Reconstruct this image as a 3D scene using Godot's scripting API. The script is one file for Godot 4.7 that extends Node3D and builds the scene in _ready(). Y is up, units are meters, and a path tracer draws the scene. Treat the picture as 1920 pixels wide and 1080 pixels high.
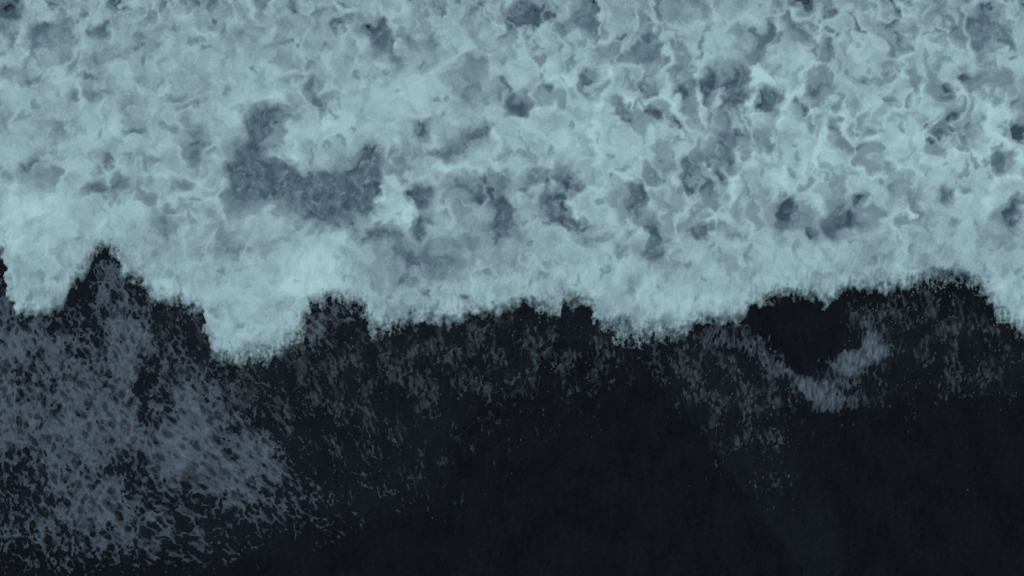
extends Node3D
# A black sand shore seen from a drone hovering straight above it: foaming surf
# (towards -z) washing up on wet black sand (towards +z).
# The layout tables are a survey plan of the shore: PLAN plan units to one metre,
# plan point (960, 540) is the spot below the drone, plan y runs up the beach.

const PLAN := 27.0
const CX := 960.0
const CY := 540.0

# ------------------------------------------------------------------ survey data
# the run-up line, where the foam ends on the sand
const SHORE := [[-900, 520], [-500, 560], [-260, 500], [-130, 560], [-60, 500], [-10, 470], [8, 482], [16, 545], [27, 575], [33, 590], [60, 594], [95, 591],
	[120, 577], [129, 556], [136, 536], [155, 525], [171, 502], [178, 482], [195, 466], [211, 478], [222, 490],
	[228, 512], [241, 522], [268, 526], [273, 547], [286, 561], [300, 567], [330, 568], [352, 580], [381, 589],
	[386, 616], [393, 642], [402, 666], [430, 680], [460, 685], [490, 681], [520, 673], [545, 661], [566, 650],
	[574, 628], [579, 600], [584, 577], [600, 575], [625, 566], [650, 574], [672, 582], [689, 602], [697, 628],
	[722, 628], [758, 616], [768, 602], [790, 605], [812, 601], [842, 607], [869, 601], [877, 592], [917, 587],
	[942, 589], [955, 578], [985, 567], [1001, 571], [1012, 586], [1050, 592], [1055, 571], [1075, 566], [1100, 568],
	[1108, 581], [1116, 606], [1131, 621], [1150, 639], [1165, 645], [1180, 641], [1196, 649], [1216, 640],
	[1260, 635], [1285, 628], [1291, 615], [1311, 604], [1331, 600], [1351, 608], [1380, 602], [1400, 586], [1406, 573],
	[1421, 572], [1440, 561], [1462, 553], [1500, 555], [1521, 560], [1546, 571], [1562, 561], [1566, 546], [1592, 545],
	[1640, 541], [1651, 548], [1656, 562], [1664, 541], [1690, 546], [1721, 541], [1750, 535], [1780, 538],
	[1801, 535], [1821, 545], [1841, 555], [1851, 566], [1861, 590], [1880, 606], [1896, 620], [1920, 640], [1960, 655], [2010, 630],
	[2100, 580], [2300, 610], [2700, 540], [3000, 560]]

# thin and thick places in the surf foam: x, y, half width, half depth, turn in degrees, amount
const SURF := [
	# the large open pool
	[512, 222, 48, 26, -20, -0.42], [470, 290, 40, 62, 8, -0.42], [458, 345, 34, 40, 0, -0.36], [505, 300, 18, 30, 0, -0.16],
	[520, 345, 50, 34, 10, -0.34], [575, 355, 60, 44, 8, -0.36], [635, 352, 50, 44, -20, -0.36], [690, 300, 34, 36, -25, -0.42],
	[690, 350, 34, 40, 0, -0.40], [610, 398, 70, 26, 6, -0.28], [690, 385, 26, 20, 0, -0.22], [560, 300, 40, 24, 30, 0.16], [640, 425, 50, 22, 0, -0.20],
	[720, 442, 40, 18, 0, -0.18],
	# smaller thin places
	[606, 196, 26, 22, 0, -0.30], [780, 238, 26, 18, 40, -0.24], [750, 292, 14, 34, 0, -0.26], [790, 368, 24, 28, 15, -0.42],
	[790, 425, 20, 26, 0, -0.34], [865, 272, 46, 24, -25, -0.28], [900, 250, 22, 16, 0, -0.22], [830, 290, 28, 14, 0, -0.20], [870, 355, 46, 32, 0, -0.26],
	[914, 362, 24, 30, 0, -0.20], [945, 392, 20, 46, 0, -0.40], [944, 335, 22, 18, 0, -0.22], [1010, 328, 30, 20, 0, -0.30], [1060, 335, 18, 22, 30, -0.32], [985, 350, 20, 20, 0, -0.22],
	[1042, 385, 32, 44, 0, -0.28], [1078, 360, 16, 16, 0, -0.2], [1189, 362, 24, 24, 0, -0.42], [1190, 395, 30, 20, 0, -0.16], [1224, 428, 14, 24, 0, -0.40], [1224, 470, 28, 26, 20, -0.22],
	[1150, 200, 34, 18, 30, -0.24], [1166, 218, 12, 14, 0, -0.22], [1205, 160, 50, 16, 20, -0.24], [1222, 214, 18, 12, 0, -0.34], [1266, 228, 14, 28, -15, -0.36], [1275, 175, 14, 36, -10, -0.24],
	[1300, 158, 22, 24, 0, -0.26], [1330, 170, 16, 32, 0, -0.28], [1382, 165, 28, 36, 0, -0.44], [1375, 200, 24, 20, 0, -0.28], [1428, 186, 20, 26, 0, -0.48], [1360, 210, 50, 20, 0, -0.1],
	[1362, 262, 34, 36, 30, -0.24], [1355, 300, 26, 30, 0, -0.2], [1308, 335, 30, 48, 10, -0.26], [1240, 310, 26, 46, 0, -0.24], [1255, 375, 40, 30, 0, -0.14],
	[1345, 350, 20, 36, 0, -0.2], [1415, 360, 36, 40, 0, -0.2], [1070, 415, 40, 20, 0, -0.16], [980, 300, 26, 16, 0, -0.12], [1450, 190, 16, 60, 0, -0.34], [1500, 205, 16, 18, 0, -0.26],
	[1525, 165, 20, 12, 20, -0.22], [1545, 200, 12, 12, 0, -0.22], [1490, 258, 22, 14, 0, -0.22], [1515, 232, 8, 12, 0, -0.2], [1565, 250, 10, 26, 0, -0.16], [1622, 235, 14, 26, 0, -0.26],
	[1610, 275, 18, 8, -20, -0.26], [1655, 188, 14, 10, 0, -0.28], [1630, 150, 30, 10, 0, -0.18], [1700, 160, 20, 14, 0, -0.18], [1768, 236, 20, 26, 20, -0.44], [1738, 232, 8, 8, 0, -0.3], [1745, 263, 8, 7, 0, -0.3],
	[1778, 168, 16, 8, 0, -0.34], [1768, 185, 14, 6, 0, -0.24], [1800, 148, 22, 8, 0, -0.2], [1820, 240, 20, 34, 20, -0.2], [1868, 308, 14, 24, -10, -0.38], [1890, 300, 10, 26, 10, -0.22],
	[1890, 165, 16, 12, 0, -0.26], [1902, 195, 8, 12, 30, -0.3], [1905, 250, 12, 20, 20, -0.36], [1852, 334, 8, 7, 0, -0.2], [1708, 372, 20, 22, 10, -0.34], [1715, 400, 8, 14, 20, -0.30], [1772, 362, 18, 16, 0, -0.32],
	[1675, 352, 7, 12, 0, -0.2], [1760, 308, 9, 4, 0, -0.26], [1605, 378, 10, 10, 0, -0.36], [1570, 400, 30, 24, 0, -0.26], [1560, 420, 60, 22, 0, -0.22], [1650, 310, 22, 14, -20, -0.16], [1480, 395, 26, 16, 0, -0.24],
	[1458, 365, 8, 14, 0, -0.3], [1470, 410, 30, 30, 0, -0.18], [1525, 440, 18, 14, 0, -0.24], [1860, 435, 40, 40, 0, -0.16], [1900, 400, 14, 24, 0, -0.24], [1640, 485, 30, 18, 30, -0.18],
	[1780, 425, 10, 14, 0, -0.2], [1705, 465, 7, 10, 0, -0.2], [1745, 495, 16, 14, 0, -0.14], [1780, 520, 40, 16, 0, -0.26], [1545, 513, 10, 8, 0, -0.24], [1490, 460, 7, 12, 0, -0.22],
	# left half
	[105, 238, 24, 20, 0, -0.18], [112, 255, 14, 14, 0, -0.18], [182, 178, 28, 18, 20, -0.20], [150, 185, 10, 14, 0, -0.22], [250, 205, 28, 30, 0, -0.20], [252, 249, 22, 6, -8, -0.28],
	[368, 265, 24, 30, 0, -0.26], [374, 305, 18, 22, 0, -0.30], [60, 308, 22, 14, -20, -0.26], [212, 305, 8, 16, 0, -0.24], [290, 298, 28, 10, 8, -0.22], [222, 340, 26, 14, -15, -0.22],
	[212, 360, 30, 16, 0, -0.22], [340, 345, 26, 14, 0, -0.22], [180, 355, 22, 14, 0, -0.22], [20, 145, 22, 12, 0, -0.18], [175, 146, 26, 6, 0, -0.22], [60, 155, 26, 10, -10, -0.14], [355, 200, 24, 8, -10, -0.22], [330, 185, 10, 12, 30, -0.2],
	[10, 225, 22, 34, 0, -0.12], [320, 425, 30, 30, 20, -0.22], [345, 400, 20, 8, 0, -0.14], [436, 465, 22, 18, 0, -0.28], [405, 412, 18, 18, 0, -0.16], [425, 395, 30, 16, 0, -0.16], [435, 440, 18, 14, 0, -0.16], [360, 225, 22, 10, 0, -0.14], [330, 248, 16, 8, 0, -0.16],
	[590, 160, 18, 14, 0, -0.16], [870, 170, 34, 20, 20, -0.18], [945, 180, 30, 20, 0, -0.22], [975, 205, 22, 18, 0, -0.22], [945, 160, 12, 10, 0, -0.24], [1030, 172, 8, 8, 0, -0.30], [1075, 172, 14, 10, 30, -0.26], [1100, 160, 12, 16, -20, -0.22], [1110, 146, 14, 10, 0, -0.28],
	# the greyer middle belt
	[830, 470, 110, 50, 0, -0.16], [740, 490, 50, 40, 0, -0.12], [930, 430, 60, 36, 0, -0.16], [820, 500, 24, 20, 0, -0.14], [760, 530, 26, 14, 0, -0.10], [880, 560, 26, 14, 0, -0.10], [800, 548, 6, 12, -20, -0.3], [865, 560, 6, 8, 0, -0.24],
	[750, 590, 30, 22, 0, -0.14], [1010, 520, 14, 12, 0, -0.2], [1000, 460, 40, 20, 0, -0.12], [1120, 448, 30, 10, 0, -0.20], [1170, 475, 16, 16, 0, -0.24], [1175, 437, 12, 12, 0, -0.2], [1085, 425, 26, 16, 0, -0.18], [1310, 435, 14, 8, 0, -0.2], [1180, 540, 30, 16, -20, -0.14],
	[1165, 610, 30, 20, 0, -0.26], [1240, 605, 30, 16, 0, -0.16], [1375, 440, 14, 8, 0, -0.24], [1400, 480, 12, 12, 0, -0.2], [1330, 430, 36, 8, 0, -0.16], [1285, 505, 5, 10, 10, -0.24], [1185, 590, 10, 30, 0, -0.2],
	# thick, freshly churned places
	[70, 430, 90, 60, 0, 0.14], [90, 380, 60, 40, 0, 0.08], [590, 505, 80, 46, -20, 0.20], [575, 545, 34, 40, 0, 0.16], [450, 560, 60, 50, 0, 0.06], [440, 630, 40, 40, 0, 0.08], [742, 404, 34, 24, 0, 0.26],
	[690, 225, 80, 36, -20, 0.12], [600, 248, 70, 26, 0, 0.12], [760, 168, 80, 26, 0, 0.10], [520, 185, 40, 20, 0, 0.12], [330, 330, 30, 20, 0, 0.06], [190, 240, 50, 30, 0, 0.08], [225, 400, 60, 40, 0, 0.06],
	[440, 230, 20, 40, 0, 0.14], [415, 330, 18, 50, 0, 0.10], [1100, 260, 60, 36, 0, 0.12], [1120, 200, 30, 16, 0, 0.12], [1060, 160, 40, 18, 0, 0.12], [980, 290, 30, 30, 0, 0.06], [1090, 340, 40, 60, 0, 0.08],
	[1410, 165, 10, 40, 15, 0.46], [1425, 150, 22, 8, 0, 0.4], [1260, 190, 10, 40, -10, 0.2], [1700, 300, 60, 50, 0, 0.10], [1520, 300, 40, 60, 0, 0.08], [1590, 330, 60, 40, 0, 0.06], [1870, 195, 50, 40, 0, 0.14], [1845, 280, 18, 60, -15, 0.16], [1700, 220, 60, 40, 0, 0.06], [1540, 350, 24, 80, 10, 0.12],
	[1100, 520, 110, 50, 0, 0.08], [1260, 560, 90, 40, 0, 0.08], [1480, 480, 80, 50, 0, 0.06], [1800, 380, 60, 60, 0, 0.04], [1890, 560, 40, 60, 0, 0.08], [1700, 400, 10, 40, 0, 0.1], [1860, 370, 20, 20, 0, 0.1], [1450, 370, 10, 60, 0, 0.14], [900, 545, 80, 30, 0, 0.08], [640, 560, 40, 40, 0, 0.06],
]

# bright strands where foam has gathered between the cells: amount, half width, then points
const STRANDS := [
	[0.34, 5, 1252, 190, 1262, 205, 1272, 222, 1277, 240, 1275, 256], [0.26, 7, 1146, 130, 1140, 165, 1130, 185, 1124, 200], [0.24, 6, 1137, 177, 1165, 181, 1185, 194, 1200, 202, 1216, 191, 1240, 184, 1252, 190],
	[0.2, 5, 1137, 180, 1143, 201, 1155, 216, 1161, 230], [0.3, 7, 1412, 150, 1397, 166, 1399, 190, 1408, 211, 1440, 208, 1452, 200], [0.26, 7, 1410, 150, 1434, 150, 1450, 158], [0.2, 5, 1315, 180, 1311, 214, 1317, 232],
	[0.2, 4, 1304, 140, 1309, 160, 1310, 180], [0.2, 4, 1352, 140, 1352, 170, 1346, 200], [0.22, 5, 1145, 320, 1168, 331, 1186, 345, 1211, 344, 1218, 366, 1224, 392], [0.18, 6, 1258, 332, 1275, 360, 1291, 376, 1303, 392],
	[0.18, 5, 1318, 305, 1335, 330, 1341, 360, 1345, 384], [0.18, 6, 1412, 308, 1386, 320, 1370, 346, 1372, 372], [0.16, 5, 975, 366, 1008, 353, 1048, 344], [0.18, 5, 1056, 360, 1076, 384, 1079, 404],
	[0.16, 6, 1222, 300, 1216, 270, 1226, 250], [0.2, 6, 1404, 250, 1412, 285, 1405, 310], [0.22, 5, 1455, 150, 1459, 174, 1485, 186, 1502, 164], [0.2, 5, 1472, 190, 1465, 215, 1460, 242], [0.18, 4, 1512, 192, 1520, 220, 1526, 242],
	[0.18, 5, 1688, 144, 1720, 155, 1730, 175, 1748, 192, 1790, 190], [0.2, 5, 1796, 246, 1790, 270, 1785, 292], [0.2, 8, 1846, 200, 1848, 240, 1856, 254], [0.24, 8, 1855, 250, 1881, 265, 1901, 285, 1912, 310, 1905, 329, 1871, 335, 1850, 350],
	[0.18, 5, 1815, 214, 1801, 235, 1810, 270, 1831, 302], [0.16, 5, 1575, 200, 1580, 231, 1592, 262, 1640, 262], [0.16, 7, 1546, 244, 1531, 280, 1526, 312], [0.18, 6, 1468, 318, 1465, 345, 1469, 380, 1462, 402], [0.22, 2.5, 1748, 232, 1768, 228, 1787, 236],
	[0.22, 2.5, 1787, 250, 1770, 246, 1764, 262], [0.3, 4, 1689, 372, 1698, 386, 1704, 402, 1697, 412], [0.16, 5, 1620, 341, 1660, 326, 1692, 310], [0.14, 5, 1600, 308, 1625, 325, 1650, 322], [0.2, 2.5, 1895, 235, 1903, 255, 1912, 268], [0.2, 3, 1878, 236, 1893, 262],
	[0.3, 5, 716, 352, 722, 378, 706, 374], [0.24, 6, 745, 260, 753, 280, 738, 302], [0.22, 6, 926, 250, 936, 270, 922, 302, 936, 322], [0.2, 5, 783, 404, 772, 386, 778, 370], [0.2, 4, 905, 352, 912, 368, 908, 384], [0.2, 7, 820, 316, 872, 314, 910, 325],
	[0.16, 5, 158, 152, 157, 182, 163, 200], [0.14, 5, 180, 165, 200, 185, 190, 215], [0.16, 6, 225, 300, 206, 340, 205, 372], [0.14, 6, 300, 330, 360, 335, 400, 360], [0.16, 5, 385, 296, 378, 322, 372, 330], [0.14, 5, 400, 395, 420, 408, 438, 402], [0.14, 5, 290, 410, 310, 402, 330, 408],
	[0.18, 5, 505, 282, 520, 296, 556, 298], [0.14, 6, 1060, 150, 1085, 175, 1110, 180], [0.12, 5, 1000, 210, 1030, 205, 1060, 215], [0.14, 4, 1385, 486, 1388, 495], [0.14, 5, 1165, 470, 1190, 440, 1205, 430], [0.14, 4, 1080, 395, 1092, 425, 1080, 405],
]

# foam film left on the sand by the last swash
const FILM := [
	[50, 940, 130, 110, 0, 0.16], [480, 960, 120, 70, 0, 0.12],
	[150, 800, 300, 260, 0, 0.16], [195, 500, 44, 44, 0, 0.34], [230, 560, 70, 50, 0, 0.14], [345, 620, 60, 60, 0, 0.12], [480, 780, 100, 90, 30, 0.10], [560, 720, 120, 100, 0, 0.05], [600, 600, 40, 34, 0, 0.5], [650, 585, 50, 24, 0, 0.4], [590, 635, 26, 34, 0, 0.4],
	[90, 640, 150, 60, 0, 0.34], [210, 560, 40, 60, 0, 0.34], [250, 600, 44, 60, 0, 0.30], [5, 560, 20, 60, 0, 0.40], [20, 610, 40, 50, 0, 0.24], [245, 660, 40, 60, 0, 0.55], [190, 760, 80, 90, 10, 0.6],
	[60, 780, 90, 120, 0, 0.28], [300, 790, 80, 80, 20, 0.36], [180, 880, 90, 90, 0, 0.36], [370, 780, 50, 70, 25, 0.34], [430, 825, 80, 50, 30, 0.42], [500, 846, 52, 34, 40, 0.5], [520, 890, 50, 30, 0, 0.2],
	[340, 860, 80, 60, 20, 0.34], [420, 900, 90, 40, 20, 0.22], [330, 650, 60, 60, 0, 0.24], [420, 720, 50, 60, 30, 0.24], [150, 990, 170, 90, 0, 0.32], [330, 990, 170, 70, 10, 0.26], [560, 950, 100, 60, 0, 0.24], [620, 900, 50, 40, 0, 0.14], [700, 905, 40, 22, 30, 0.32], [735, 930, 28, 20, 30, 0.32],
	[650, 980, 70, 60, 0, 0.10], [340, 590, 44, 30, 0, 0.14], [470, 750, 40, 40, 0, 0.16], [-120, 760, 160, 220, 0, 0.36],
	[70, 715, 36, 36, 0, -0.14], [20, 900, 50, 46, 0, -0.2], [100, 770, 26, 30, 0, -0.10], [60, 870, 40, 30, 0, -0.14], [60, 680, 110, 70, 0, 0.2], [50, 800, 110, 80, 0, 0.2], [380, 880, 130, 60, 20, 0.22], [480, 900, 90, 50, 10, 0.2], [350, 720, 70, 60, 20, 0.2], [275, 745, 18, 60, 0, -0.24], [240, 880, 30, 26, 0, -0.18], [90, 940, 60, 20, 0, -0.18],
	[310, 605, 30, 50, 0, -0.12], [350, 640, 30, 40, 0, -0.08], [420, 760, 12, 30, 30, -0.24], [180, 700, 20, 20, 0, 0.06], [150, 570, 30, 40, 0, 0.16], [190, 510, 18, 26, 0, -0.1],
	# the two-armed smear
	[1335, 630, 44, 22, 15, 0.34], [1390, 640, 50, 24, 20, 0.30], [1445, 678, 46, 20, 40, 0.46], [1495, 715, 46, 22, 35, 0.6], [1548, 735, 48, 32, 15, 0.46], [1570, 752, 36, 20, 0, 0.34],
	[1588, 700, 40, 34, -20, 0.40], [1600, 674, 64, 16, -12, 0.7], [1636, 648, 24, 28, 0, 0.85], [1622, 608, 22, 44, 0, 0.4], [1610, 560, 30, 40, 0, 0.08], [1555, 630, 26, 36, 0, -0.2],
]

# where small flecks of foam are strewn over the sand
const FLECKS := [
	[1488, 602, 66, 54, 0, -2.5], [1508, 655, 36, 40, 0, -1.5],
	[340, 640, 60, 80, 0, 1.0], [430, 720, 60, 60, 0, 1.0], [500, 740, 90, 80, 20, 1.0], [600, 740, 120, 110, 0, 0.9], [560, 660, 100, 50, 0, 0.8], [640, 620, 60, 50, 0, 0.8], [760, 680, 140, 100, 0, 0.75], [900, 660, 160, 80, 0, 0.75], [1000, 650, 140, 70, 0, 0.6], [900, 740, 260, 110, 0, 0.22], [700, 830, 130, 90, 30, 0.5], [800, 900, 100, 60, 30, 0.35],
	[1130, 670, 90, 60, 0, 0.55], [1290, 680, 90, 60, 20, 0.7], [1350, 720, 110, 90, 40, 0.8], [1400, 640, 90, 50, 20, 1.0], [1420, 780, 90, 120, 40, 0.6], [1440, 890, 60, 70, 0, 0.4], [1700, 600, 90, 70, 0, 0.8], [1790, 620, 110, 90, 0, 0.7], [1720, 700, 150, 80, 0, 0.5], [1620, 590, 50, 60, 0, 0.7], [1600, 730, 60, 60, 0, 0.6], [1870, 680, 90, 80, 0, 0.5],
	[960, 720, 120, 60, 0, 0.18], [1100, 780, 260, 120, 0, 0.05], [1650, 830, 300, 140, 0, 0.04], [250, 800, 300, 200, 0, 0.3], [820, 720, 80, 90, 0, 0.3], [900, 800, 60, 80, 0, 0.15],
]

# where the foam front frays out thin over the sand
const FRAY := [
	[640, 590, 70, 40, 0, 1.0], [1165, 615, 50, 40, 0, 0.9], [1780, 540, 80, 40, 0, 1.0], [480, 660, 70, 40, 0, 0.5], [740, 620, 40, 24, 0, 0.8], [195, 490, 40, 30, 0, 0.7], [1240, 620, 50, 24, 0, 0.4], [1880, 610, 50, 40, 0, 0.5], [560, 620, 30, 50, 0, 0.9], [350, 590, 40, 20, 0, 0.3], [1020, 590, 20, 20, 0, 0.5], [1500, 550, 50, 16, 0, 0.2],
]

# damp sand, bluer and a touch paler than the drained sand
const DAMP := [
	[300, 760, 500, 300, 0, 1.0], [760, 660, 240, 110, 0, 1.0], [1000, 640, 260, 70, 0, 0.9], [700, 800, 160, 140, 30, 0.9], [1330, 720, 90, 70, 50, 1.0], [1400, 830, 80, 150, -28, 1.0], [1470, 980, 90, 140, -28, 1.0], [1650, 660, 260, 80, 0, 1.0], [1860, 680, 160, 60, 0, 0.9], [1560, 720, 120, 60, 0, 0.6], [1480, 600, 90, 80, 0, -1.6], [1510, 660, 50, 50, 0, -1.4],
]

var shore := PackedFloat32Array()
const SHORE_X0 := -900

# ------------------------------------------------------------------ helpers
func noise(seed_: int, wave: float, octaves := 4, kind := FastNoiseLite.TYPE_SIMPLEX_SMOOTH, gain := 0.5) -> FastNoiseLite:
	var n := FastNoiseLite.new()
	n.seed = seed_
	n.noise_type = kind
	n.frequency = 1.0 / wave
	n.fractal_type = FastNoiseLite.FRACTAL_FBM if octaves > 1 else FastNoiseLite.FRACTAL_NONE
	n.fractal_octaves = octaves
	n.fractal_gain = gain
	return n

func cells(seed_: int, wave: float, returns: int, jitter := 1.0) -> FastNoiseLite:
	var n := noise(seed_, wave, 1, FastNoiseLite.TYPE_CELLULAR)
	n.cellular_return_type = returns
	n.cellular_jitter = jitter
	return n

class Plan:
	# a plan of how much of something lies where
	var STEP := 4.0
	const X0 := -400.0
	const Y0 := -200.0
	var W := 700
	var H := 360
	var a := PackedFloat32Array()
	func _init(blobs: Array, base: float, step := 4.0) -> void:
		STEP = step
		W = int(2800.0 / step)
		H = int(1440.0 / step)
		a.resize(W * H)
		a.fill(base)
		for b in blobs:
			var bx: float = b[0]; var by: float = b[1]; var rx: float = b[2]; var ry: float = b[3]
			var t := deg_to_rad(b[4]); var amount: float = b[5]
			var c := cos(t); var s := sin(t)
			var reach := maxf(rx, ry) * 1.6
			for j in range(maxi(0, int((by - reach - Y0) / STEP)), mini(H, int((by + reach - Y0) / STEP) + 2)):
				for i in range(maxi(0, int((bx - reach - X0) / STEP)), mini(W, int((bx + reach - X0) / STEP) + 2)):
					var dx := X0 + i * STEP - bx
					var dy := Y0 + j * STEP - by
					var p := (dx * c + dy * s) / rx
					var q := (dy * c - dx * s) / ry
					var d := p * p + q * q
					if d < 2.5:
						a[j * W + i] += amount * (1.0 - smoothstep(0.25, 1.5, sqrt(d)))
	func strands(lines: Array) -> void:
		for l in lines:
			var amount: float = l[0]
			var wide: float = l[1]
			var reach := wide * 2.2
			for n in range(2, l.size() - 2, 2):
				var p := Vector2(l[n], l[n + 1])
				var q := Vector2(l[n + 2], l[n + 3])
				var lo := p.min(q) - Vector2.ONE * reach
				var hi := p.max(q) + Vector2.ONE * reach
				for j in range(maxi(0, int((lo.y - Y0) / STEP)), mini(H, int((hi.y - Y0) / STEP) + 2)):
					for i in range(maxi(0, int((lo.x - X0) / STEP)), mini(W, int((hi.x - X0) / STEP) + 2)):
						var v := Vector2(X0 + i * STEP, Y0 + j * STEP)
						var d := v.distance_to(Geometry2D.get_closest_point_to_segment(v, p, q)) / wide
						if d < 2.2:
							a[j * W + i] = maxf(a[j * W + i], amount * exp(-d * d))
	func at(x: float, y: float) -> float:
		var fx := clampf((x - X0) / STEP, 0.0, W - 1.001)
		var fy := clampf((y - Y0) / STEP, 0.0, H - 1.001)
		var i := int(fx); var j := int(fy)
		fx -= i; fy -= j
		var k := j * W + i
		return lerpf(lerpf(a[k], a[k + 1], fx), lerpf(a[k + W], a[k + W + 1], fx), fy)

func shore_at(x: float) -> float:
	var f := clampf(x - SHORE_X0, 0.0, shore.size() - 1.001)
	var i := int(f)
	return lerpf(shore[i], shore[i + 1], f - i)

var n_dune := noise(3, 300.0, 2)
func sand_height(px: float, py: float) -> float:
	var z := (py - CY) / PLAN
	var y := 0.03 * (z + 4.5) if z > -4.5 else 0.06 * (z + 4.5)
	return maxf(y, -4.0) + 0.03 * n_dune.get_noise_2d(px, py)

func line_of(from: float, to: float, step: float, far_from: float, far_to: float) -> PackedFloat32Array:
	# even steps between FROM and TO, growing steps beyond
	var out := PackedFloat32Array()
	var v := from
	var d := step
	while v > far_from:
		d *= 1.08
		v -= d
		out.append(v)
	out.reverse()
	v = from
	while v <= to:
		out.append(v)
		v += step
	d = step
	while v < far_to:
		out.append(v)
		d *= 1.08
		v += d
	return out

func sheet(called: String, xs: PackedFloat32Array, ys: PackedFloat32Array, height: PackedFloat32Array, colors: PackedColorArray, keep: PackedByteArray, m: Material) -> MeshInstance3D:
	# a height field over the plan; a square is built where all its corners are kept
	var w := xs.size()
	var h := ys.size()
	var place := PackedInt32Array()
	place.resize(w * h)
	place.fill(-1)
	var used := PackedByteArray()
	used.resize(w * h)
	for j in h - 1:
		for i in w - 1:
			var k := j * w + i
			if keep[k] and keep[k + 1] and keep[k + w] and keep[k + w + 1]:
				used[k] = 1; used[k + 1] = 1; used[k + w] = 1; used[k + w + 1] = 1
	var v := PackedVector3Array()
	var n := PackedVector3Array()
	var c := PackedColorArray()
	var idx := PackedInt32Array()
	for j in h:
		for i in w:
			var k := j * w + i
			if not used[k]:
				continue
			place[k] = v.size()
			v.append(Vector3((xs[i] - CX) / PLAN, height[k], (ys[j] - CY) / PLAN))
			c.append(colors[k])
			var i0 := maxi(i - 1, 0); var i1 := mini(i + 1, w - 1)
			var j0 := maxi(j - 1, 0); var j1 := mini(j + 1, h - 1)
			var sx := (height[j * w + i1] - height[j * w + i0]) / (xs[i1] - xs[i0]) * PLAN
			var sz := (height[j1 * w + i] - height[j0 * w + i]) / (ys[j1] - ys[j0]) * PLAN
			n.append(Vector3(-sx, 1.0, -sz).normalized())
	for j in h - 1:
		for i in w - 1:
			var k := j * w + i
			if keep[k] and keep[k + 1] and keep[k + w] and keep[k + w + 1]:
				idx.append(place[k]); idx.append(place[k + 1]); idx.append(place[k + w])
				idx.append(place[k + 1]); idx.append(place[k + w + 1]); idx.append(place[k + w])
	var arrays := []
	arrays.resize(Mesh.ARRAY_MAX)
	arrays[Mesh.ARRAY_VERTEX] = v
	arrays[Mesh.ARRAY_NORMAL] = n
	arrays[Mesh.ARRAY_COLOR] = c
	arrays[Mesh.ARRAY_INDEX] = idx
	var mesh := ArrayMesh.new()
	mesh.add_surface_from_arrays(Mesh.PRIMITIVE_TRIANGLES, arrays)
	var o := MeshInstance3D.new()
	o.name = called
	o.mesh = mesh
	o.material_override = m
	add_child(o, true)
	return o

func tag(o: Node, label: String, category: String, kind: String) -> void:
	o.set_meta("label", label)
	o.set_meta("category", category)
	o.set_meta("kind", kind)

func ramp(stops: Array, t: float) -> Color:
	var last: Array = stops[0]
	for s in stops:
		if t < s[0]:
			var a: Color = last[1]
			return a.lerp(s[1], (t - last[0]) / maxf(s[0] - last[0], 0.0001))
		last = s
	return last[1]

func table(stops: Array) -> PackedColorArray:
	var out := PackedColorArray()
	for i in 257:
		out.append(ramp(stops, i / 256.0))
	return out

func matte(vertex_colours := true) -> StandardMaterial3D:
	var m := StandardMaterial3D.new()
	m.vertex_color_use_as_albedo = vertex_colours
	m.roughness = 1.0
	m.metallic_specular = 0.1
	return m

func grain(wave: float, seed_: int) -> NoiseTexture2D:
	var t := NoiseTexture2D.new()
	t.width = 1024
	t.height = 1024
	t.seamless = true
	t.noise = noise(seed_, wave, 5, FastNoiseLite.TYPE_SIMPLEX, 0.6)
	return t

# ------------------------------------------------------------------ scene
func _ready() -> void:
	var cam := Camera3D.new()
	cam.name = "drone_camera"
	cam.fov = 40.0
	cam.position = Vector3(0, 20.0 / tan(deg_to_rad(20.0)), 0)
	cam.rotation_degrees = Vector3(-90, 0, 0)
	cam.near = 0.5
	cam.far = 2000.0
	add_child(cam)
	cam.current = true

	var env := Environment.new()
	env.background_mode = Environment.BG_SKY
	var sky_mat := ProceduralSkyMaterial.new()
	var overcast := Color(0.438, 0.668, 0.733).linear_to_srgb()
	sky_mat.sky_top_color = overcast
	sky_mat.sky_horizon_color = overcast
	sky_mat.ground_horizon_color = overcast
	sky_mat.ground_bottom_color = Color(0.1, 0.12, 0.14)
	sky_mat.sun_angle_max = 1.0
	var sky := Sky.new()
	sky.sky_material = sky_mat
	env.sky = sky
	env.tonemap_mode = Environment.TONE_MAPPER_LINEAR
	env.tonemap_exposure = 0.82
	env.sdfgi_enabled = true
	env.ssao_enabled = true
	env.ssil_enabled = true
	var we := WorldEnvironment.new()
	we.environment = env
	add_child(we)

	var sun := DirectionalLight3D.new()
	sun.name = "veiled_sun"
	sun.light_energy = 0.25
	sun.light_color = Color(0.8, 0.96, 1.0)
	sun.light_angular_distance = 25.0
	sun.shadow_enabled = true
	sun.rotation_degrees = Vector3(-38, -145, 0)
	add_child(sun)

	for i in SHORE.size() - 1:
		var a: Array = SHORE[i]
		var b: Array = SHORE[i + 1]
		for x in range(a[0], b[0]):
			shore.append(lerpf(a[1], b[1], float(x - a[0]) / (b[0] - a[0])))
	build_sand()
	build_sea()
	build_surf()
	build_film()
	build_traces()
	build_flecks()

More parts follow.
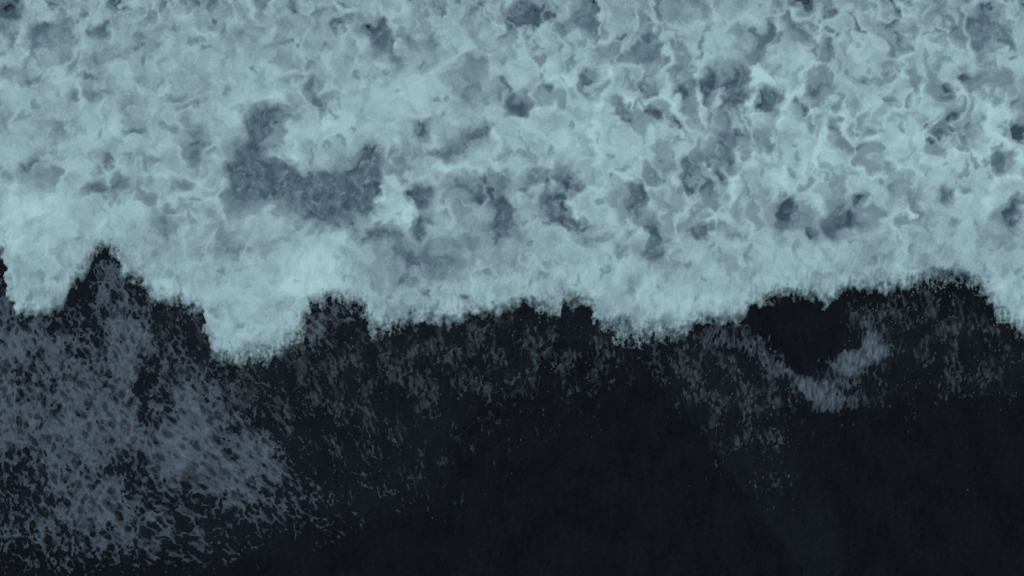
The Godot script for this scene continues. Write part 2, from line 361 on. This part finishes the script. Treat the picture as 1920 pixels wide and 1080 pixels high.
func build_sand() -> void:
	var damp := Plan.new(DAMP, 0.0)
	var xs := line_of(-200, 2120, 4.0, -12000, 14000)
	var ys := line_of(440, 1200, 4.0, -12000, 14000)
	var wob := noise(11, 40.0, 4)
	var patch := noise(12, 220.0, 5)
	var speck := noise(13, 9.0, 2)
	var hh := PackedFloat32Array(); var cc := PackedColorArray(); var keep := PackedByteArray()
	var wet := Color(0.0214, 0.0188, 0.0240)
	var drained := Color(0.0168, 0.0146, 0.0180)
	for y in ys:
		for x in xs:
			var e := 14.0 * wob.get_noise_2d(x, y)
			var d := smoothstep(0.25, 0.6, damp.at(x + e, y + e) + 0.15 * patch.get_noise_2d(x, y))
			# a drainage edge runs down the beach, sharp on its seaward side
			var edge := (x - 1200.0) - (y - 660.0) * 0.74 + e * 0.6
			if x < 1500 and x > 1000 and y > 660:
				d *= smoothstep(-3.0, 4.0, edge)
			if x > 1000 and x < 1300 and y > 640 and edge < 0.0:
				d *= 0.4
			var c := drained.lerp(wet, d)
			var g := 1.0 + 0.22 * patch.get_noise_2d(x * 2.0, y * 2.0) + 0.3 * speck.get_noise_2d(x * 1.3, y * 1.0) + 0.14 * speck.get_noise_2d(x * 0.5, y * 0.14)
			cc.append(Color(c.r * g, c.g * g, c.b * g))
			hh.append(sand_height(x, y))
			keep.append(1)
	var m := matte()
	m.metallic_specular = 0.08
	m.heightmap_enabled = true
	m.heightmap_texture = grain(10.0, 5)
	m.heightmap_scale = 2.0
	m.uv1_triplanar = true
	m.uv1_world_triplanar = true
	m.uv1_scale = Vector3.ONE * 0.31
	var o := sheet("beach_sand", xs, ys, hh, cc, keep, m)
	tag(o, "wet black sand sloping up from the surf", "beach", "structure")

func build_sea() -> void:
	var xs := line_of(-200, 2120, 12.0, -12000, 14000)
	var ys := line_of(-150, 460, 12.0, -12000, 500)
	var swell := noise(21, 160.0, 3)
	var tone := noise(22, 90.0, 4)
	var hh := PackedFloat32Array(); var cc := PackedColorArray(); var keep := PackedByteArray()
	for y in ys:
		var far := clampf((430.0 - y) / 300.0, 0.0, 1.0)
		for x in xs:
			hh.append(-0.03 + 0.16 * far * swell.get_noise_2d(x, y * 1.6))
			var g := 1.0 + 0.25 * tone.get_noise_2d(x, y)
			cc.append(Color(0.085 * g, 0.105 * g, 0.14 * g))
			keep.append(1)
	var m := matte()
	m.roughness = 0.25
	m.metallic_specular = 0.35
	m.heightmap_enabled = true
	m.heightmap_texture = grain(40.0, 25)
	m.heightmap_scale = 3.0
	m.uv1_triplanar = true
	m.uv1_world_triplanar = true
	m.uv1_scale = Vector3.ONE * 0.2
	var o := sheet("sea_water", xs, ys, hh, cc, keep, m)
	tag(o, "dark slate sea water showing between the foam", "water", "structure")

func build_surf() -> void:
	var plan := Plan.new(SURF, 0.0)
	var strand_plan := Plan.new([], 0.0, 2.0)
	strand_plan.strands(STRANDS)
	var fray_plan := Plan.new(FRAY, 0.0)
	var xs := line_of(-90, 2010, 1.65, -6000, 8000)
	var ys := line_of(-60, 702, 1.65, -6000, 702)
	var swell := noise(21, 160.0, 3)
	var warp_x := noise(31, 80.0, 2); var warp_y := noise(32, 80.0, 2)
	var curl_x := noise(33, 24.0, 2); var curl_y := noise(34, 24.0, 2)
	var billow := noise(35, 120.0, 4, FastNoiseLite.TYPE_SIMPLEX_SMOOTH, 0.5)
	var churn := noise(36, 40.0, 3, FastNoiseLite.TYPE_SIMPLEX_SMOOTH, 0.5)
	var fine := noise(37, 7.0, 2)
	var streak := noise(38, 12.0, 3)
	var wisp := noise(39, 30.0, 4)
	var big := cells(41, 74.0, FastNoiseLite.RETURN_DISTANCE2_SUB)
	var big_id := cells(41, 74.0, FastNoiseLite.RETURN_CELL_VALUE)
	var mid := cells(45, 46.0, FastNoiseLite.RETURN_DISTANCE2_SUB)
	var mid_id := cells(45, 46.0, FastNoiseLite.RETURN_CELL_VALUE)
	var small := cells(42, 25.0, FastNoiseLite.RETURN_DISTANCE2_SUB)
	var small_id := cells(42, 25.0, FastNoiseLite.RETURN_CELL_VALUE)
	var spray := noise(47, 4.6, 2)
	var fleck := noise(48, 16.0, 4, FastNoiseLite.TYPE_SIMPLEX_SMOOTH, 0.6)
	var dot := cells(46, 30.0, FastNoiseLite.RETURN_DISTANCE)
	var dot_id := cells(46, 30.0, FastNoiseLite.RETURN_CELL_VALUE)
	var rag := noise(43, 26.0, 4)
	var where := noise(44, 150.0, 2)
	var tones := table([[0.0, Color(0.085, 0.1, 0.14)], [0.14, Color(0.13, 0.142, 0.185)], [0.3, Color(0.245, 0.255, 0.30)], [0.5, Color(0.435, 0.435, 0.475)], [0.72, Color(0.665, 0.668, 0.68)], [1.0, Color(0.92, 0.925, 0.90)]])
	var sand := Color(0.0165, 0.017, 0.021)
	var hh := PackedFloat32Array(); var cc := PackedColorArray(); var keep := PackedByteArray()
	for y in ys:
		var off := smoothstep(170.0, -60.0, y)           # open water beyond the break
		var far := clampf((430.0 - y) / 300.0, 0.0, 1.0)
		for x in xs:
			# the ragged run-up line
			var r := rag.get_noise_2d(x * 1.1, y)
			var st := streak.get_noise_2d(x * 1.5, y * 0.45)
			var s := shore_at(x + 8.0 * r) - y + 1.5 * st + 13.0 * r + 2.0 * fine.get_noise_2d(x * 0.7, y * 0.5)
			if s < -22.0:
				hh.append(0.0); cc.append(Color.BLACK); keep.append(0)
				continue
			var wx := warp_x.get_noise_2d(x, y); var wy := warp_y.get_noise_2d(x, y)
			var kx := curl_x.get_noise_2d(x, y); var ky := curl_y.get_noise_2d(x, y)
			var ux := x + 14.0 * wx + 8.0 * kx
			var uy := y + 14.0 * wy + 8.0 * ky
			var fi := fine.get_noise_2d(x, y)
			var low := 0.652 + 1.1 * plan.at(ux, uy) + 0.13 * billow.get_noise_2d(ux, uy)
			var f := low
			var near := 1.0 - smoothstep(0.0, 190.0, s)      # close to the run-up line
			# lacy cells, strongest offshore and to the right
			var lace := clampf(smoothstep(760.0, 1250.0, x) * smoothstep(480.0, 360.0, y) + 0.3 + off + 0.8 * where.get_noise_2d(x, y), 0.0, 1.0) * (1.0 - near)
			var cx := x + 32.0 * wx + 9.0 * kx + 2.5 * fi
			var cy := (y + 32.0 * wy + 9.0 * ky + 2.5 * fi) * 0.78
			var d1 := big.get_noise_2d(cx, cy) + 1.0
			var d2 := mid.get_noise_2d(cx + 300.0, cy) + 1.0
			var d3 := small.get_noise_2d(cx, cy + 200.0) + 1.0
			var i1 := clampf(big_id.get_noise_2d(cx, cy) + 0.35, 0.0, 1.0)
			var i2 := clampf(mid_id.get_noise_2d(cx + 300.0, cy) + 0.1, 0.0, 1.0)
			var i3 := clampf(small_id.get_noise_2d(cx, cy + 200.0) - 0.05, 0.0, 1.0)
			var wide := 0.10 + 0.10 * kx + 0.08 * wy       # how thick the lace between the pockets is
			var pocket := 0.30 * i1 * smoothstep(wide - 0.05, wide + 0.5, d1) + 0.30 * i2 * smoothstep(wide - 0.05, wide + 0.42, d2) + 0.26 * i3 * smoothstep(wide, wide + 0.4, d3)
			var rim := 1.0 - smoothstep(0.0, 0.16 + wide, d1)
			var rim2 := 1.0 - smoothstep(0.0, 0.1 + wide, d2)
			f += lace * (0.085 + 0.04 * rim + 0.03 * rim2 - pocket)
			f += strand_plan.at(x + 6.0 * kx + 4.0 * wx, y + 6.0 * ky + 4.0 * wy) * 1.15
			f += 0.05 * (mid_id.get_noise_2d(cx + 300.0, cy)) * (1.0 - 0.8 * smoothstep(0.0, 0.6, d2))
			# small holes in the foam
			var dd := dot.get_noise_2d(ux * 1.1, uy * 0.9) + 1.0
			if dot_id.get_noise_2d(ux * 1.1, uy * 0.9) > 0.45:
				f -= 0.26 * (1.0 - smoothstep(0.06, 0.34, dd)) * (1.0 - 0.3 * near)
			f += (0.21 - 0.06 * near) * churn.get_noise_2d(ux, uy) * (1.2 - 0.5 * clampf(f, 0.0, 1.0))
			f += 0.05 * fi + (0.02 + 0.15 * near) * wisp.get_noise_2d(ux * 1.3, uy * 0.6) + 0.08 * near * st
			f += 0.055 * spray.get_noise_2d(x, y * 0.8)
			f -= off * (0.20 - 0.10 * rim)
			# even the open pools are milky with bubbles and flecked with foam
			var fl := fleck.get_noise_2d(ux * 1.15, uy)
			var milk := 0.25 + 0.15 * fl + 0.12 * smoothstep(0.25, 0.5, fl) + 0.14 * churn.get_noise_2d(x * 1.3, y * 1.3) + 0.10 * wisp.get_noise_2d(ux * 2.0, uy * 2.0) - 0.22 * off
			var least := 0.50 * smoothstep(0.28, 0.56, low) * (1.0 - off)
			if f < least:
				f = least + 0.34 * (f - least) + 0.06 * fl
			f = lerpf(milk, f, smoothstep(0.02, 0.40, low - 0.15 * off))
			f = clampf(f, 0.03, 1.0)
			# the foam front frays out over the sand
			var fray := clampf(fray_plan.at(x, y), 0.0, 1.0)
			var cover := smoothstep(-12.0, 20.0 + 34.0 * absf(kx) + 40.0 * fray, s + (2.5 + 16.0 * fray) * fi + (1.0 + 22.0 * fray) * st + 14.0 * wisp.get_noise_2d(x * 1.4, y))
			var c: Color = tones[int(f * 256.0)]
			cc.append(sand.lerp(c, cover))
			keep.append(1 if (f > 0.075 or y > 130.0) and cover > 0.04 else 0)
			var ground := maxf(sand_height(x, y) + 0.012, -0.03 + 0.16 * far * swell.get_noise_2d(x, y * 1.6) + 0.012)
			hh.append(ground + 0.03 * cover + 0.45 * (1.0 - 0.9 * off) * clampf(low, 0.0, 1.0) * smoothstep(0.0, 140.0, s) + 0.05 * cover * f + (1.0 - off) * lace * 0.03 * rim)
	var m := matte()
	m.metallic_specular = 0.25
	m.roughness = 0.8
	var o := sheet("surf_foam", xs, ys, hh, cc, keep, m)
	tag(o, "churned white surf foam washing onto the black sand", "foam", "stuff")

func build_film() -> void:
	var plan := Plan.new(FILM, 0.0)
	var xs := line_of(-260, 1760, 2.0, -262, 1762)
	var ys := line_of(460, 1110, 2.0, 458, 1112)
	var warp_x := noise(51, 60.0, 4); var warp_y := noise(52, 60.0, 4)
	var body := noise(53, 46.0, 5, FastNoiseLite.TYPE_SIMPLEX_SMOOTH, 0.6)
	var fine := noise(54, 9.0, 3)
	var pit := cells(55, 11.5, FastNoiseLite.RETURN_DISTANCE)
	var pit_small := cells(57, 8.5, FastNoiseLite.RETURN_DISTANCE)
	var dimple := cells(58, 24.0, FastNoiseLite.RETURN_DISTANCE)
	var dimple_id := cells(58, 24.0, FastNoiseLite.RETURN_CELL_VALUE)
	var pit_id := cells(55, 11.5, FastNoiseLite.RETURN_CELL_VALUE)
	var streak := noise(56, 10.0, 3)
	var tones := table([[0.0, Color(0.0175, 0.0165, 0.02)], [0.12, Color(0.034, 0.031, 0.038)], [0.3, Color(0.08, 0.071, 0.087)], [0.5, Color(0.132, 0.119, 0.147)], [0.75, Color(0.192, 0.187, 0.218)], [1.0, Color(0.29, 0.3, 0.33)]])
	var hh := PackedFloat32Array(); var cc := PackedColorArray(); var keep := PackedByteArray()
	for y in ys:
		for x in xs:
			var below := y - shore_at(x)
			if below < -30.0 or (x > 860 and x < 1230):
				hh.append(0.0); cc.append(Color.BLACK); keep.append(0)
				continue
			var wx := warp_x.get_noise_2d(x, y); var wy := warp_y.get_noise_2d(x, y)
			var f := plan.at(x + 22.0 * wx, y + 22.0 * wy)
			if f < 0.02:
				hh.append(0.0); cc.append(Color.BLACK); keep.append(0)
				continue
			var right := x > 1000.0
			var thick := smoothstep(0.62, 1.0, f)
			f = 0.47 * (1.0 - exp(-3.2 * f)) + 0.30 * maxf(0.0, f - 0.4)
			# pits lie slanted, the way the water drained
			var lean := 0.0 if right else 0.25 + 0.35 * smoothstep(150.0, 500.0, x)
			var px := (x - (y - 700.0) * lean + 9.0 * wx) * 1.45
			var py := (y + 9.0 * wy) * (0.5 if right else 0.92)
			var d := pit.get_noise_2d(px, py) + 1.0
			var id := 0.5 + 0.5 * pit_id.get_noise_2d(px, py)
			var e := pit_small.get_noise_2d(px, py) + 1.0
			var size := 0.04 + 0.72 * id * id - 0.8 * (f - 0.42)
			var hole := 1.0 - smoothstep(size * 0.6, size + 0.14, d)
			hole = maxf(hole, 0.8 * (1.0 - smoothstep(0.1, 0.42, e + 0.5 * (f - 0.3))))
			f += 0.24 * body.get_noise_2d(px * 0.8, py * 0.8) + 0.22 * fine.get_noise_2d(px, py * 0.8) + 0.10 * fine.get_noise_2d(px * 2.1, py * 2.1)
			if right:
				f += 0.34 * streak.get_noise_2d(x * 1.5 + y * 0.3, y * 0.5)
			var dim := 0.26 + 0.16 * dimple_id.get_noise_2d(px, py)
			hole = maxf(hole * (1.0 - 0.55 * thick), 1.0 - smoothstep(dim * 0.6, dim + 0.1, dimple.get_noise_2d(px, py) + 1.0))
			f -= (0.22 if right else 0.38) * hole
			if right:
				f *= 0.95
			f = clampf(f, 0.0, 1.0)
			cc.append(tones[int(f * 256.0)])
			keep.append(1 if f > 0.02 else 0)
			hh.append(sand_height(x, y) + 0.009 + 0.03 * f)
	# two sheets, for the two places where the film lies
	var half := xs.size() / 2
	var m := matte()
	m.metallic_specular = 0.2
	m.roughness = 0.7
	for side in 2:
		var k2 := PackedByteArray(keep)
		for j in ys.size():
			for i in xs.size():
				if (xs[i] > 1000.0) != (side == 1):
					k2[j * xs.size() + i] = 0
		var o := sheet("foam_film" if side == 0 else "foam_smear", xs, ys, hh, cc, k2, m)
		if side == 0:
			tag(o, "broad pitted grey foam film left lying on the black sand", "foam film", "stuff")
		else:
			tag(o, "small two-armed smear of streaky grey foam on black sand", "foam smear", "stuff")

func build_traces() -> void:
	# faint lines and specks of foam that the draining water drew on the sand
	var plan := Plan.new(FLECKS, 0.0)
	var xs := line_of(-150, 2070, 2.0, -152, 2072)
	var ys := line_of(470, 1060, 2.0, 468, 1062)
	var cluster := noise(61, 60.0, 4)
	var bend := noise(62, 30.0, 3)
	var spot := cells(63, 7.5, FastNoiseLite.RETURN_DISTANCE)
	var spot_id := cells(63, 7.5, FastNoiseLite.RETURN_CELL_VALUE)
	var haze := noise(64, 11.0, 3)
	var web := cells(65, 13.0, FastNoiseLite.RETURN_DISTANCE2_SUB)
	var sand := Color(0.0178, 0.0166, 0.0195)
	var foam := Color(0.168, 0.152, 0.17)
	var hh := PackedFloat32Array(); var cc := PackedColorArray(); var keep := PackedByteArray()
	for y in ys:
		for x in xs:
			var p := plan.at(x, y)
			if p < 0.02 or y < shore_at(x) - 14.0:
				hh.append(0.0); cc.append(Color.BLACK); keep.append(0)
				continue
			p = minf(p, 1.2) * clampf(0.55 + 1.5 * cluster.get_noise_2d(x, y * 0.7), 0.0, 1.0)
			var lean := 0.45 * smoothstep(900.0, 500.0, x) - 0.1
			var b := 7.0 * bend.get_noise_2d(x, y)
			var px := x - (y - 700.0) * lean + b
			var py := y * 0.55 + b
			var id := 0.5 + 0.5 * spot_id.get_noise_2d(px, py)
			var d := spot.get_noise_2d(px, py) + 1.0
			var t := 0.0
			if id < 0.75 * p + 0.1:
				t = (1.0 - smoothstep(0.1, 0.55, d)) * (0.25 + 0.75 * fmod(id * 37.0, 1.0))
			t = clampf(t * minf(1.0, 0.4 + p) + p * (0.5 * haze.get_noise_2d(px * 1.2, py * 0.7) + 0.05) + 0.22 * p * (1.0 - smoothstep(0.05, 0.45, web.get_noise_2d(px, py) + 1.0)) * smoothstep(0.3, 0.9, p), 0.0, 1.0) * smoothstep(0.0, 0.25, p)
			cc.append(sand.lerp(foam, t * 0.55))
			keep.append(1 if t > 0.05 else 0)
			hh.append(sand_height(x, y) + 0.006 + 0.012 * t)
	var o := sheet("foam_traces", xs, ys, hh, cc, keep, matte())
	tag(o, "faint grey foam specks and drainage streaks drawn on black sand", "foam traces", "stuff")

func build_flecks() -> void:
	var plan := Plan.new(FLECKS, 0.0)
	var cluster := noise(61, 45.0, 4)
	var rng := RandomNumberGenerator.new()
	rng.seed = 7
	var blob := SphereMesh.new()
	blob.radius = 0.5
	blob.height = 1.0
	blob.radial_segments = 7
	blob.rings = 3
	var spots: Array[Transform3D] = []
	var tints := PackedColorArray()
	for n in 16000:
		var x := rng.randf_range(-150.0, 2070.0)
		var y := rng.randf_range(470.0, 1100.0)
		var chance := plan.at(x, y) * clampf(0.45 + 1.6 * cluster.get_noise_2d(x * 1.3, y * 0.8), 0.0, 1.0)
		if rng.randf() > chance or y < shore_at(x) - 4.0:
			continue
		var lean := deg_to_rad(rng.randfn(0.0, 14.0) + (24.0 if x < 820.0 else 0.0))
		var wide := rng.randf_range(0.05, 0.11)
		var long := wide * rng.randf_range(1.0, 2.4)
		var b := Basis(Vector3.UP, lean).scaled_local(Vector3(wide, 0.03, long))
		spots.append(Transform3D(b, Vector3((x - CX) / PLAN, sand_height(x, y) + 0.012, (y - CY) / PLAN)))
		var g := 0.03 + 0.09 * pow(rng.randf(), 2.2)
		tints.append(Color(g * 1.12, g, g * 1.06))
	var mm := MultiMesh.new()
	mm.transform_format = MultiMesh.TRANSFORM_3D
	mm.use_colors = true
	mm.mesh = blob
	mm.instance_count = spots.size()
	for i in spots.size():
		mm.set_instance_transform(i, spots[i])
		mm.set_instance_color(i, tints[i])
	var o := MultiMeshInstance3D.new()
	o.name = "foam_flecks"
	o.multimesh = mm
	o.material_override = matte()
	add_child(o, true)
	tag(o, "tiny grey foam flecks strewn over the black sand", "foam flecks", "stuff")
